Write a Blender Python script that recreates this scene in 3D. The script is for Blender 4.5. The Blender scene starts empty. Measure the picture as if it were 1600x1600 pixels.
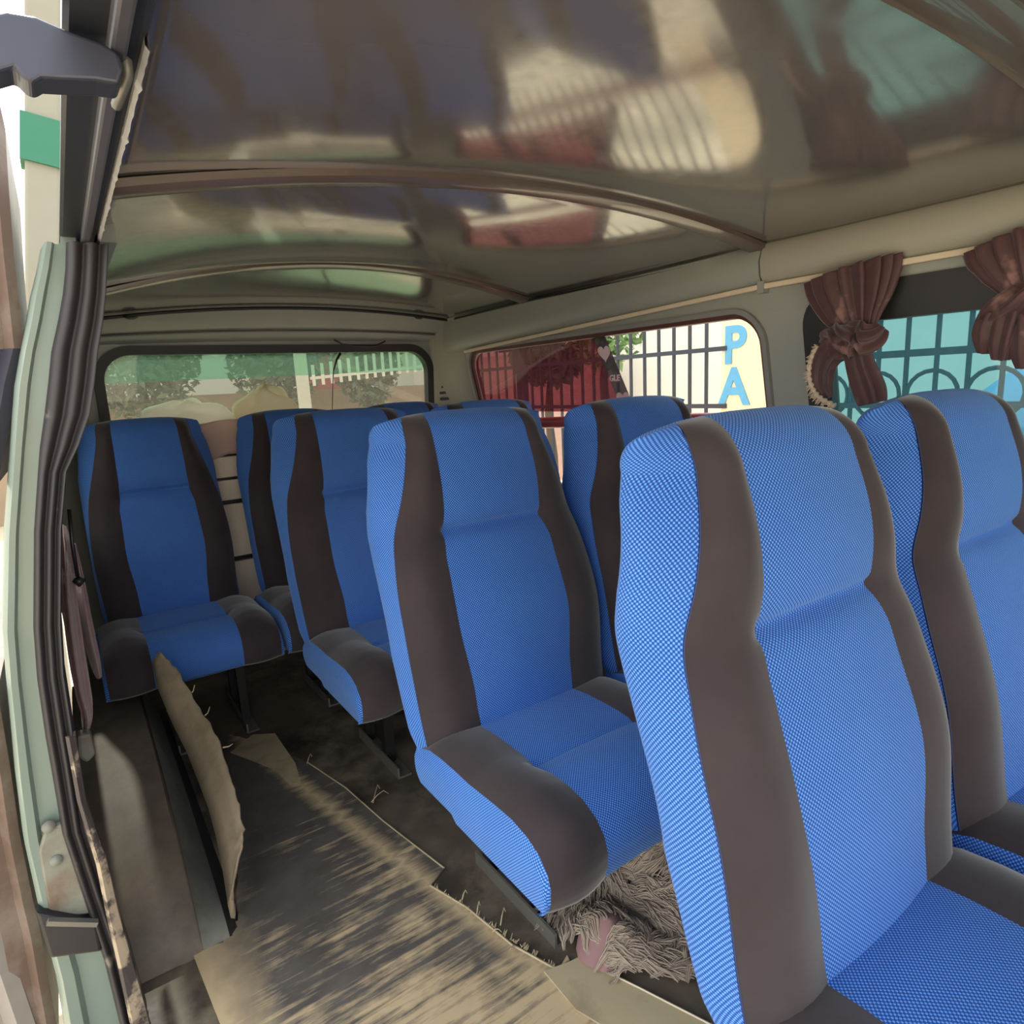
import bpy, bmesh, math, random
from mathutils import Vector, Matrix
random.seed(7)
S = bpy.context.scene
COL = S.collection
PI = math.pi

# ---------------------------------------------------------------- camera
F, YAW, PITCH, ROLL, CZ = 1006.0, 0.6010, 0.1931, -0.0511, 1.1417
cy, sy, cp, sp = math.cos(YAW), math.sin(YAW), math.cos(PITCH), math.sin(PITCH)
FWD = Vector((sy*cp, cy*cp, -sp)); R0 = Vector((cy, -sy, 0)); U0 = R0.cross(FWD)
RGT = R0*math.cos(ROLL) + U0*math.sin(ROLL); UPV = -R0*math.sin(ROLL) + U0*math.cos(ROLL)
CAM = Vector((0, 0, CZ))
cd = bpy.data.cameras.new('camera'); cam = bpy.data.objects.new('camera', cd); COL.objects.link(cam)
cd.sensor_width = 36; cd.lens = F/1600*36; cd.clip_start = .02
M = Matrix((RGT, UPV, -FWD)).transposed().to_4x4(); M.translation = CAM
cam.matrix_world = M
S.camera = cam
S.view_settings.view_transform = 'Standard'; S.view_settings.look = 'None'
S.view_settings.gamma = 1; S.view_settings.use_curve_mapping = False
S.view_settings.exposure = 0.0
S.cycles.max_bounces = 10; S.cycles.diffuse_bounces = 6; S.cycles.transparent_max_bounces = 16
S.cycles.use_denoising = True
S.cycles.sample_clamp_indirect = 8

def U(px, py, ax, v):
    """point where the sight line through a photo pixel meets the plane axis = v"""
    d = FWD + RGT*((px-800)/F) - UPV*((py-800)/F)
    t = (v-CAM[ax])/d[ax]
    return CAM + d*t

# ---------------------------------------------------------------- materials
def s2l(c):
    return tuple(((x/255)/12.92 if x/255 <= .04045 else ((x/255+.055)/1.055)**2.4) for x in c)
class NT:
    def __init__(s, name):
        s.m = bpy.data.materials.new(name); s.m.use_nodes = True
        s.t = s.m.node_tree; s.n = s.t.nodes; s.l = s.t.links
        s.b = s.n['Principled BSDF']; s.out = s.n['Material Output']
    def node(s, ty, **k):
        n = s.n.new(ty)
        for a, v in k.items():
            if a.startswith('i_'):
                key = a[2:]; key = int(key) if key.isdigit() else key.replace('_', ' ')
                n.inputs[key].default_value = v
            else: setattr(n, a, v)
        return n
    def link(s, a, b): s.l.new(a, b)
    def math(s, op, a, b=None, c=None):
        n = s.n.new('ShaderNodeMath'); n.operation = op
        for i, v in enumerate((a, b, c)):
            if v is None: continue
            if isinstance(v, (int, float)): n.inputs[i].default_value = v
            else: s.link(v, n.inputs[i])
        return n.outputs[0]
    def mix(s, f, a, b):
        n = s.n.new('ShaderNodeMix'); n.data_type = 'RGBA'
        for i, v in ((0, f), (6, a), (7, b)):
            if isinstance(v, (int, float)): n.inputs[i].default_value = v
            elif isinstance(v, tuple): n.inputs[i].default_value = (*v[:3], 1)
            else: s.link(v, n.inputs[i])
        return n.outputs[2]
    def noise(s, vec, scale, detail=4, rough=.6):
        n = s.node('ShaderNodeTexNoise'); n.inputs['Scale'].default_value = scale
        n.inputs['Detail'].default_value = detail; n.inputs['Roughness'].default_value = rough
        if vec is not None: s.link(vec, n.inputs['Vector'])
        return n.outputs['Fac']
    def ramp(s, f, *stops):
        n = s.n.new('ShaderNodeValToRGB'); cr = n.color_ramp
        while len(cr.elements) < len(stops): cr.elements.new(.5)
        for e, (p, c) in zip(cr.elements, stops):
            e.position = p; e.color = (*(c if isinstance(c, tuple) else (c, c, c)), 1)
        s.link(f, n.inputs[0]); return n.outputs[0]
    def mapped(s, which='Object', scale=(1, 1, 1), rot=(0, 0, 0)):
        tc = s.node('ShaderNodeTexCoord'); mp = s.node('ShaderNodeMapping')
        mp.inputs['Scale'].default_value = scale; mp.inputs['Rotation'].default_value = rot
        s.link(tc.outputs[which], mp.inputs['Vector']); return mp.outputs[0]
    def bump(s, h, strength=.3, dist=.01):
        n = s.node('ShaderNodeBump'); n.inputs['Strength'].default_value = strength; n.inputs['Distance'].default_value = dist
        s.link(h, n.inputs['Height']); s.link(n.outputs[0], s.b.inputs['Normal'])

def plain(name, rgb, rough=.6, metal=0, var=.18, scale=14, spec=.5, bump=0.0, coat=0):
    """a painted / moulded surface with soft blotchy variation of its own colour"""
    q = NT(name); c = s2l(rgb)
    v = q.mapped('Object'); f = q.noise(v, scale, 5)
    dk = tuple(x*(1-var) for x in c); lt = tuple(min(1, x*(1+var)) for x in c)
    q.link(q.mix(f, dk, lt), q.b.inputs['Base Color'])
    q.b.inputs['Roughness'].default_value = rough; q.b.inputs['Metallic'].default_value = metal
    q.b.inputs['Specular IOR Level'].default_value = spec
    if coat: q.b.inputs['Coat Weight'].default_value = coat
    if bump: q.bump(f, bump, .004)
    return q.m

def fabric_blue():
    q = NT('blue_mesh_fabric')
    tc = q.node('ShaderNodeTexCoord'); sep = q.node('ShaderNodeSeparateXYZ'); q.link(tc.outputs['UV'], sep.inputs[0])
    P = .0058
    a = q.math('COSINE', q.math('MULTIPLY', sep.outputs[0], 2*PI/P))
    b = q.math('COSINE', q.math('MULTIPLY', sep.outputs[1], 2*PI/P))
    h = q.math('ADD', q.math('MULTIPLY', q.math('MULTIPLY', a, b), .5), .5)
    big = q.noise(tc.outputs['Object'], 5, 4)
    dots = q.ramp(h, (.44, 0.0), (.74, 1.0))
    c1 = q.mix(big, s2l((22, 62, 142)), s2l((32, 74, 156)))
    c2 = q.mix(big, s2l((88, 146, 224)), s2l((106, 164, 238)))
    q.link(q.mix(dots, c1, c2), q.b.inputs['Base Color'])
    q.b.inputs['Roughness'].default_value = .78; q.b.inputs['Specular IOR Level'].default_value = .25
    q.b.inputs['Sheen Weight'].default_value = .25; q.b.inputs['Sheen Tint'].default_value = (.5, .7, 1, 1)
    q.bump(h, .35, .0015)
    return q.m
def fabric_dark():
    q = NT('charcoal_velour')
    tc = q.node('ShaderNodeTexCoord')
    f = q.noise(tc.outputs['Object'], 9, 6); g = q.noise(tc.outputs['UV'], 900, 2)
    q.link(q.mix(f, s2l((42, 36, 39)), s2l((70, 61, 64))), q.b.inputs['Base Color'])
    q.b.inputs['Roughness'].default_value = .85; q.b.inputs['Specular IOR Level'].default_value = .2
    q.b.inputs['Sheen Weight'].default_value = .5; q.b.inputs['Sheen Roughness'].default_value = .4
    q.bump(g, .15, .001)
    return q.m
def ceiling_mat():
    q = NT('glossy_brown_laminate')
    v = q.mapped('Object'); f = q.noise(v, 2.2, 5); g = q.noise(v, 45, 3)
    q.link(q.mix(f, s2l((88, 82, 80)), s2l((116, 109, 106))), q.b.inputs['Base Color'])
    q.link(q.ramp(g, (.3, .10), (.8, .2)), q.b.inputs['Roughness'])
    q.b.inputs['Specular IOR Level'].default_value = .9; q.b.inputs['IOR'].default_value = 1.6
    q.b.inputs['Coat Weight'].default_value = .7; q.b.inputs['Coat Roughness'].default_value = .09
    w = q.noise(v, 1.2, 1); q.bump(w, .012, .03)
    return q.m
def sheet_mat():
    """scratched dark vinyl print worn through to tan board in streaks that run across the van"""
    q = NT('worn_vinyl_sheet')
    tc = q.node('ShaderNodeTexCoord'); sep = q.node('ShaderNodeSeparateXYZ'); q.link(tc.outputs['Object'], sep.inputs[0])
    X, Y = sep.outputs[0], sep.outputs[1]
    m1 = q.mapped('Object', (2.2, 30, 1), (0, 0, -.06)); s1 = q.noise(m1, 1.3, 6, .7)
    m2 = q.mapped('Object', (5, 70, 1), (0, 0, .05)); s2 = q.noise(m2, 1.0, 5, .7)
    blot = q.noise(tc.outputs['Object'], 5.5, 5)
    # bare band along the right hand edge
    xe = q.math('SUBTRACT', X, q.math('ADD', q.math('MULTIPLY', q.math('SUBTRACT', Y, .79), -.20), .632))
    d = q.math('ABSOLUTE', q.math('ADD', xe, q.math('MULTIPLY', q.math('SUBTRACT', s1, .5), .10)))
    band = q.math('SUBTRACT', 1.0, q.math('MULTIPLY', d, 26.0))
    # bare corner near the wheel arch
    lx = q.math('SUBTRACT', .19, X)
    corner = q.math('MULTIPLY', q.math('SUBTRACT', q.math('ADD', lx, q.math('MULTIPLY', q.math('SUBTRACT', blot, .5), .2)), .0), 9.0)
    near = q.math('MULTIPLY', q.math('SUBTRACT', 1.5, Y), .30)
    st = q.math('ADD', q.math('ADD', q.math('MULTIPLY', s1, 1.15), q.math('MULTIPLY', s2, .35)), q.math('ADD', q.math('MULTIPLY', blot, .85), near))
    streak = q.math('MULTIPLY', q.math('SUBTRACT', st, 1.24), 4.5)
    wear = q.math('MAXIMUM', q.math('MAXIMUM', streak, band), corner)
    wear.node.use_clamp = True
    dark = q.mix(q.noise(tc.outputs['Object'], 12, 5), s2l((62, 57, 53)), s2l((112, 106, 99)))
    tan = q.mix(blot, s2l((168, 144, 110)), s2l((206, 184, 146)))
    q.link(q.mix(wear, dark, tan), q.b.inputs['Base Color'])
    q.link(q.ramp(wear, (0, .58), (1, .85)), q.b.inputs['Roughness'])
    q.bump(s2, .2, .002)
    return q.m
def floor_mat():
    q = NT('dirty_black_floor')
    v = q.mapped('Object'); f = q.noise(v, 7, 7, .7); g = q.noise(v, 2.3, 4)
    c = q.mix(q.ramp(f, (.40, 0.), (.62, 1.)), s2l((44, 39, 35)), s2l((126, 114, 96)))
    q.link(q.mix(q.ramp(g, (.4, 0.), (.7, 1.)), c, s2l((92, 82, 70))), q.b.inputs['Base Color'])
    q.link(q.ramp(f, (.3, .35), (.7, .8)), q.b.inputs['Roughness'])
    q.bump(f, .3, .004)
    return q.m
def film(name, rgb, gloss=.06, rough=.02, haze=0.0, haze_rgb=(200, 200, 200)):
    q = NT(name); q.n.remove(q.b)
    tr = q.node('ShaderNodeBsdfTransparent'); tr.inputs[0].default_value = (*s2l(rgb), 1)
    gl = q.node('ShaderNodeBsdfGlossy'); gl.inputs['Roughness'].default_value = rough
    lw = q.node('ShaderNodeLayerWeight'); lw.inputs[0].default_value = .5
    fac = q.math('ADD', q.math('MULTIPLY', q.math('POWER', lw.outputs['Facing'], 5), .7), .04)
    mx = q.node('ShaderNodeMixShader'); q.link(fac, mx.inputs[0]); q.link(tr.outputs[0], mx.inputs[1]); q.link(gl.outputs[0], mx.inputs[2])
    last = mx
    if haze:
        df = q.node('ShaderNodeBsdfDiffuse'); df.inputs[0].default_value = (*s2l(haze_rgb), 1)
        tl = q.node('ShaderNodeBsdfTranslucent'); tl.inputs[0].default_value = (*s2l(haze_rgb), 1)
        m0 = q.node('ShaderNodeMixShader'); m0.inputs[0].default_value = .6; q.link(df.outputs[0], m0.inputs[1]); q.link(tl.outputs[0], m0.inputs[2])
        m2 = q.node('ShaderNodeMixShader'); m2.inputs[0].default_value = haze
        q.link(mx.outputs[0], m2.inputs[1]); q.link(m0.outputs[0], m2.inputs[2]); last = m2
    q.link(last.outputs[0], q.out.inputs[0])
    return q.m
def curtain_mat(name, a, b, w=(200, 180, 180)):
    q = NT(name); v = q.mapped('Object'); f = q.noise(v, 40, 4); g = q.noise(v, 22, 3, .5)
    c = q.mix(f, s2l(a), s2l(b))
    q.link(q.mix(q.ramp(g, (.60, 0.), (.70, .55)), c, s2l(w)), q.b.inputs['Base Color'])
    q.b.inputs['Roughness'].default_value = .6; q.b.inputs['Sheen Weight'].default_value = .3
    return q.m
def rusty(name, base, rust, amt=(.45, .62), rough=.55):
    q = NT(name); v = q.mapped('Object'); f = q.noise(v, 9, 7, .65)
    q.link(q.mix(q.ramp(f, (amt[0], 0.), (amt[1], 1.)), s2l(base), s2l(rust)), q.b.inputs['Base Color'])
    q.b.inputs['Roughness'].default_value = rough; q.bump(f, .3, .003)
    return q.m
def leaf_mat(name, a, b):
    q = NT(name); v = q.mapped('Object'); f = q.noise(v, 6, 5)
    q.link(q.mix(f, s2l(a), s2l(b)), q.b.inputs['Base Color']); q.b.inputs['Roughness'].default_value = .6
    return q.m

BLUE, DARK = fabric_blue(), fabric_dark()
CEIL = ceiling_mat()
PAINT = plain('pale_grey_green_paint', (150, 153, 146), .4, var=.10, scale=6)
PAINT2 = plain('warm_grey_trim_board', (158, 155, 142), .5, var=.08, scale=5)
GREEN = plain('pale_green_body_paint', (122, 136, 126), .35, var=.10, scale=7, coat=.3)
RUBBER = plain('black_rubber', (34, 33, 36), .5, var=.3)
RUBBERW = rusty('worn_rubber', (44, 41, 43), (132, 122, 108), (.60, .72))
STEEL = plain('dark_steel', (48, 46, 46), .45, metal=.6, var=.3)
CREAM = plain('cream_rail', (214, 198, 172), .5, var=.06)
BOWM = plain('brown_roof_bow', (92, 78, 72), .3, var=.15, coat=.4)
SHEET, FLOORM = sheet_mat(), floor_mat()
TAN = rusty('bare_hardboard', (178, 162, 130), (140, 122, 94), (.5, .8), .8)
BOARD = rusty('hardboard_back', (150, 134, 110), (112, 98, 80), (.45, .75), .85)
ARCH = rusty('brown_arch_vinyl', (112, 100, 86), (84, 74, 66), (.4, .7), .6)
ARCHG = rusty('grey_arch_vinyl', (112, 112, 102), (84, 82, 74), (.4, .7), .6)
CURT = curtain_mat('maroon_satin', (54, 28, 30), (88, 54, 54), (150, 112, 106))
CURTL = curtain_mat('mauve_satin', (122, 88, 90), (158, 120, 120), (214, 196, 188))
FRINGE = plain('cream_fringe', (196, 178, 156), .9, var=.2, scale=60)
RUST = rusty('rusty_latch', (120, 122, 110), (98, 72, 56), (.45, .7))
DOORM = rusty('brown_door_edge', (104, 86, 76), (128, 116, 106), (.45, .65), .4)
FUR = plain('grey_beige_fur', (168, 152, 136), .8, var=.35, scale=30)
FURD = plain('dark_fur', (74, 62, 58), .85, var=.3, scale=30)
PINK = plain('dusty_pink_lining', (138, 104, 104), .8, var=.12)
def cloth_tl(name, rgb):
    m = plain(name, rgb, .9, var=.08, scale=9); t = m.node_tree; b = t.nodes['Principled BSDF']
    tl = t.nodes.new('ShaderNodeBsdfTranslucent'); tl.inputs[0].default_value = (*s2l(rgb), 1)
    mx = t.nodes.new('ShaderNodeMixShader'); mx.inputs[0].default_value = .45
    t.links.new(b.outputs[0], mx.inputs[1]); t.links.new(tl.outputs[0], mx.inputs[2]); t.links.new(mx.outputs[0], t.nodes['Material Output'].inputs[0]); return m
SACK = cloth_tl('pale_sack_cloth', (226, 220, 198))
SHEETC = cloth_tl('pale_pink_cloth', (236, 214, 204))
SLAT = plain('pale_slat_wood', (240, 224, 204), .7, var=.12)
BLACKP = plain('black_plastic', (24, 23, 24), .4, var=.2)
REDBAR = plain('red_padding', (186, 62, 66), .35, var=.1)
GLASS = film('clear_glass', (236, 242, 240))
REDF = film('red_window_film', (138, 84, 92), haze=.16, haze_rgb=(120, 60, 68))
TEAL = film('teal_window_film', (108, 160, 172), haze=.10, haze_rgb=(110, 180, 190))
GREENF = film('green_window_film', (180, 230, 208), haze=.16, haze_rgb=(160, 205, 185))
SMOKE = film('smoky_glass', (180, 180, 170), haze=.20, haze_rgb=(130, 128, 116))
STICK = film('grey_sticker_film', (74, 66, 68), haze=.25, haze_rgb=(90, 80, 84))
HEARTM = plain('pink_heart_print', (236, 206, 206), .6, var=.05)
BARM = plain('dark_fence_paint', (46, 48, 58), .6)
WALLO = plain('white_washed_wall', (226, 222, 212), .9, var=.06, scale=2)
PILLO = plain('cream_pillar_paint', (236, 212, 176), .9, var=.05, scale=3)
BLUEP = plain('blue_sign_paint', (96, 158, 196), .8, var=.15, scale=20)
DIRT = plain('dusty_ground', (196, 180, 152), .95, var=.12, scale=1.2)
LEAF = leaf_mat('green_leaves', (84, 118, 66), (150, 176, 116))
LEAFD = leaf_mat('dark_leaves', (60, 80, 62), (112, 130, 102))
BARK = plain('tree_bark', (92, 76, 62), .9, var=.3)
POLE = plain('pale_concrete', (206, 204, 188), .85, var=.08)
GREENP = plain('green_band_paint', (46, 108, 84), .7, var=.1)
BRICKW = plain('brown_yard_wall', (150, 132, 112), .9, var=.15, scale=4)
REDW = plain('red_roof_paint', (176, 92, 88), .8, var=.12, scale=3)
REFLB = plain('blue_reflection', (62, 120, 152), .6, var=.2, scale=4)  # colour of the shape that imitates a reflection in the teal glass
STEELG = plain('galvanised_steel', (120, 118, 112), .45, metal=.5, var=.2)

# ---------------------------------------------------------------- mesh helpers
def tag(o, label=None, cat=None, group=None, kind=None):
    if label: o['label'] = label
    if cat: o['category'] = cat
    if group: o['group'] = group
    if kind: o['kind'] = kind
    return o
def mesh(name, V, Fc, mat, parent=None, smooth=False, uv=None, auto=None):
    me = bpy.data.meshes.new(name); me.from_pydata([tuple(v) for v in V], [], Fc); 
    me.validate(verbose=False)
    bm = bmesh.new(); bm.from_mesh(me); bmesh.ops.recalc_face_normals(bm, faces=bm.faces); bm.to_mesh(me); bm.free()
    if uv is not None:
        l = me.uv_layers.new(name='UVMap')
        for i, lp in enumerate(me.loops): l.data[i].uv = uv[lp.vertex_index]
    me.materials.append(mat)
    if smooth: me.polygons.foreach_set('use_smooth', [True]*len(me.polygons))
    if auto: me.set_sharp_from_angle(angle=auto)
    o = bpy.data.objects.new(name, me); COL.objects.link(o)
    if parent: o.parent = parent
    return o
def empty(name, loc=(0, 0, 0), rz=0):
    o = bpy.data.objects.new(name, None); COL.objects.link(o); o.location = loc; o.rotation_euler.z = rz
    o.empty_display_size = .1
    return o
def modb(o, w=.004, seg=2):
    m = o.modifiers.new('bevel', 'BEVEL'); m.width = w; m.segments = seg; m.limit_method = 'ANGLE'; return o
def solid(o, t, off=0):
    m = o.modifiers.new('solid', 'SOLIDIFY'); m.thickness = t; m.offset = off; return o
class MB:
    def __init__(s): s.V = []; s.F = []
    def add(s, V, Fc):
        b = len(s.V); s.V += [Vector(v) for v in V]; s.F += [[i+b for i in f] for f in Fc]; return s
    def box(s, x0, x1, y0, y1, z0, z1):
        V = [(x, y, z) for x in (x0, x1) for y in (y0, y1) for z in (z0, z1)]
        return s.add(V, [(0, 1, 3, 2), (4, 6, 7, 5), (0, 4, 5, 1), (2, 3, 7, 6), (0, 2, 6, 4), (1, 5, 7, 3)])
    def bar(s, a, b, w, h, up=(0, 0, 1)):
        a, b = Vector(a), Vector(b); d = (b-a).normalized(); u = Vector(up)
        if abs(d.dot(u)) > .95: u = Vector((0, 1, 0))
        r = d.cross(u).normalized(); u = r.cross(d)
        V = [p + r*(i*w/2) + u*(j*h/2) for p in (a, b) for i, j in ((-1, -1), (1, -1), (1, 1), (-1, 1))]
        return s.add(V, [(3, 2, 1, 0), (4, 5, 6, 7)] + [(i, (i+1) % 4, 4+(i+1) % 4, 4+i) for i in range(4)])
    def tube(s, pts, r, seg=8, closed=False, caps=True):
        pts = [Vector(p) for p in pts]; n = len(pts); rs = r if isinstance(r, (list, tuple)) else [r]*n
        V = []; prev = None
        for i, p in enumerate(pts):
            if closed: d = pts[(i+1) % n] - pts[i-1]
            else: d = pts[min(i+1, n-1)] - pts[max(i-1, 0)]
            d.normalize()
            if prev is None:
                u = Vector((0, 0, 1)) if abs(d.z) < .9 else Vector((1, 0, 0)); x = d.cross(u).normalized()
            else: x = (prev - d*prev.dot(d)).normalized()
            prev = x; y = d.cross(x)
            V += [p + (x*math.cos(2*PI*k/seg) + y*math.sin(2*PI*k/seg))*rs[i] for k in range(seg)]
        Fc = []
        for i in range(n if closed else n-1):
            j = (i+1) % n
            Fc += [(i*seg+k, i*seg+(k+1) % seg, j*seg+(k+1) % seg, j*seg+k) for k in range(seg)]
        if caps and not closed: Fc += [list(range(seg))[::-1], [(n-1)*seg+k for k in range(seg)]]
        return s.add(V, Fc)
    def prism(s, poly, d):
        n = len(poly); d = Vector(d); P = [Vector(p) for p in poly]
        return s.add(P + [p+d for p in P], [list(range(n))[::-1], [n+i for i in range(n)]] + [(i, (i+1) % n, n+(i+1) % n, n+i) for i in range(n)])
    def grid(s, rows, closed=False):
        n = len(rows[0]); V = [p for r in rows for p in r]; Fc = []
        for i in range(len(rows)-1):
            for k in range(n if closed else n-1):
                Fc.append((i*n+k, i*n+(k+1) % n, (i+1)*n+(k+1) % n, (i+1)*n+k))
        return s.add(V, Fc)
    def out(s, name, mat, parent=None, smooth=False, auto=None): return mesh(name, s.V, s.F, mat, parent, smooth, auto=auto)

def interp(tab, z):
    if z <= tab[0][0]: return tab[0][1]
    for (a, va), (b, vb) in zip(tab, tab[1:]):
        if z <= b:
            t = (z-a)/(b-a); return va+(vb-va)*t
    return tab[-1][1]
def sinterp(tab, z):
    """smooth (cosine eased) version"""
    if z <= tab[0][0]: return tab[0][1]
    for (a, va), (b, vb) in zip(tab, tab[1:]):
        if z <= b:
            t = (z-a)/(b-a); t = t*t*(3-2*t); return va+(vb-va)*t
    return tab[-1][1]
def rrect(y0, y1, z0, z1, r, n=8):
    P = []
    for cx, cz, a0 in ((y1-r, z1-r, 0), (y0+r, z1-r, 90), (y0+r, z0+r, 180), (y1-r, z0+r, 270)):
        for k in range(n+1):
            a = math.radians(a0+90*k/n); P.append((cx+r*math.cos(a), cz+r*math.sin(a)))
    Q = []; m_ = n+1
    for i, p in enumerate(P):
        Q.append(p)
        if i % m_ == n:
            q = P[(i+1) % len(P)]; Q += [(p[0]+(q[0]-p[0])*t/10, p[1]+(q[1]-p[1])*t/10) for t in range(1, 10)]
    return Q

# van side-wall sections, x as a function of height
XR = [(0, 1.73), (.6, 1.72), (.8, 1.70), (1.05, 1.655), (1.30, 1.602), (1.40, 1.596), (1.6, 1.59)]
XL = [(0, -.10), (.6, -.07), (.8, -.04), (1.05, .005), (1.30, .06), (1.40, .085), (1.6, .11)]
xr = lambda z: sinterp(XR, z) if False else interp(XR, z)
xl = lambda z: interp(XL, z)

def wall_with_holes(name, outer, holes, mapf, mat, zcuts, thick):
    """flat (a,b) outline with holes, cut at heights and bent by mapf(a,b)->xyz"""
    bm = bmesh.new()
    for loop in [outer]+holes:
        vs = [bm.verts.new((a, b, 0)) for a, b in loop]
        for i in range(len(vs)): bm.edges.new((vs[i], vs[(i+1) % len(vs)]))
    bmesh.ops.triangle_fill(bm, use_beauty=True, use_dissolve=False, edges=bm.edges[:])
    for f in [f for f in bm.faces]:
        c = f.calc_center_median()
        for h in holes:
            ins = False; n = len(h)
            for i in range(n):
                (x1, y1), (x2, y2) = h[i], h[(i+1) % n]
                if (y1 > c.y) != (y2 > c.y) and c.x < (x2-x1)*(c.y-y1)/(y2-y1)+x1: ins = not ins
            if ins: bm.faces.remove(f); break
    for z in zcuts:
        bmesh.ops.bisect_plane(bm, geom=bm.verts[:]+bm.edges[:]+bm.faces[:], plane_co=(0, z, 0), plane_no=(0, 1, 0))
    for v in bm.verts: v.co = Vector(mapf(v.co.x, v.co.y))
    bmesh.ops.recalc_face_normals(bm, faces=bm.faces)
    me = bpy.data.meshes.new(name); bm.to_mesh(me); bm.free(); me.materials.append(mat)
    o = bpy.data.objects.new(name, me); COL.objects.link(o)
    solid(o, thick, 0); return o
def pane(name, loop, mapf, mat, parent, zc):
    bm = bmesh.new(); vs = [bm.verts.new((a, b, 0)) for a, b in loop]; bm.faces.new(vs)
    for z in zc: bmesh.ops.bisect_plane(bm, geom=bm.verts[:]+bm.edges[:]+bm.faces[:], plane_co=(0, z, 0), plane_no=(0, 1, 0))
    for v in bm.verts: v.co = Vector(mapf(v.co.x, v.co.y))
    me = bpy.data.meshes.new(name); bm.to_mesh(me); bm.free(); me.materials.append(mat)
    o = bpy.data.objects.new(name, me); COL.objects.link(o); o.parent = parent; return o
def ring(name, L0, L1, mapf, d0, d1, mat, parent):
    """frame between two equal-length loops; mapf(a,b,depth)"""
    n = len(L0); rows = []
    for L, d in ((L0, d0), (L0, d1), (L1, d1), (L1, d0)): rows.append([mapf(a, b, d) for a, b in L])
    m = MB(); m.grid(rows+[rows[0]], closed=True)
    return m.out(name, mat, parent, smooth=True, auto=.6)

# ---------------------------------------------------------------- van shell
# ceiling: crowned laminate panels
def zc(x, y):
    base = 1.536-.136*(x-.92)**2
    t = max(0, min(1, (y-1.1)/1.05)); t = t*t*(3-2*t); b = max(0, min(1, (y-2.15)/.65)); b = b*b*(3-2*b)
    e = max(0, 1-((x-.885)/.735)**2)
    sag = 0
    for y0, y1, h in ((-.40, .36, .034), (.36, 1.10, .036), (1.10, 2.15, .045), (2.15, 2.80, .012)):
        if y0 <= y <= y1: u = (y-y0)/(y1-y0); sag = h*(1-abs(2*u-1)**2.6)*min(1, e)
    return base + .034*t*e - b*(.034*e+.022*e) - sag
def ceil_panel(y0, y1, ny):
    xs = [.09+(1.60-.09)*i/40 for i in range(41)]
    return [[(x, y0+(y1-y0)*j/ny, zc(x, y0+(y1-y0)*j/ny)) for x in xs] for j in range(ny+1)]
m = MB(); m.grid(ceil_panel(-1.3, 2.78, 68))
o = m.out('ceiling', CEIL, None, smooth=True); solid(o, .012, 1); tag(o, kind='structure')
def bow(name, y, w, drop, mat):
    m = MB(); xs = [.095+(1.60-.095)*i/36 for i in range(37)]
    prof = [(-w/2, .004), (-w/2, -drop*.6), (-w*.3, -drop), (w*.3, -drop), (w/2, -drop*.6), (w/2, .004)]
    m.grid([[(x, y+dy, zc(x, y)+dz-.007) for dy, dz in prof] for x in xs])
    o = m.out(name, mat, None, smooth=True, auto=.5); tag(o, kind='structure'); return o
bow('trim_1', 1.10, .055, .012, BOWM)
bow('trim_2', 2.15, .07, .010, BOWM)
bow('trim_3', .36, .07, .012, BOWM)
# dark line where the ceiling panel meets the side rail
m = MB(); m.tube([(1.585, -1.2+i*.1, zc(1.585, -1.2+i*.1)-.012) for i in range(40)], .006, 6)
tag(m.out('trim_4', RUBBER, None, True), kind='structure')

# right side wall with two window openings
W1 = (1.095, 2.63, .71, 1.308); W2 = (-.35, .955, .74, 1.318)
outer = [(-1.3, -.05), (2.90, -.05), (2.90, 1.44), (-1.3, 1.44)]
L1 = rrect(*W1, .09); L2 = rrect(*W2, .07)
mr = lambda a, b: (xr(b)+.01, a, b)
ZC = [.3, .6, .7, .8, .9, .975, 1.05, 1.13, 1.2, 1.25, 1.30, 1.35, 1.40]
o = wall_with_holes('wall_right', outer, [L1, L2], mr, PAINT, ZC, .02); tag(o, kind='structure')
# cant rail boards between ceiling and windows, with the joint above the pillar
def rail(name, y0, y1, mat):
    m = MB(); n = 20; prof = [(1.615, 1.492), (1.581, 1.470), (1.568, 1.43), (1.572, 1.395), (1.588, 1.372), (1.605, 1.366)]
    rows = []
    for j in range(n+1):
        y = y0+(y1-y0)*j/n; k = max(0, (y-1.1)/1.5)
        rows.append([(x, y, z-(.055*k if i > 1 else .012*k)) for i, (x, z) in enumerate(prof)])
    m.grid(rows, closed=True); m.F += [list(range(6)), [n*6+i for i in range(6)]]
    o = m.out(name, mat, None, smooth=True, auto=.7); tag(o, kind='structure'); return o
rail('trim_5', 1.085, 2.80, PAINT)
rail('trim_6', -1.25, 1.080, PAINT2)
# curtain rail
def kz(y): return 1.372 - .058*max(0, (y-1.1)/1.5)
cr = empty('curtain_rail', (1.585, .9, 1.37))
tag(cr, 'cream curtain rail running along the right wall above both side windows', 'rail')
def crseg(a, b):
    m = MB(); m.bar((1.578-1.585, a-.9, kz(a)-.006-1.37), (1.578-1.585, b-.9, kz(b)-.006-1.37), .012, .014); modb(m.out('rail_segment', CREAM, cr), .003)
crseg(-.9, 1.07); crseg(1.09, 2.62)
m = MB(); m.box(-.012, .012, .17, .19, -.02, .01); m.out('joint_clip', PAINT, cr)

def mapR(a, b, d=0): return (xr(b)+.012+d, a, b)
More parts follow.
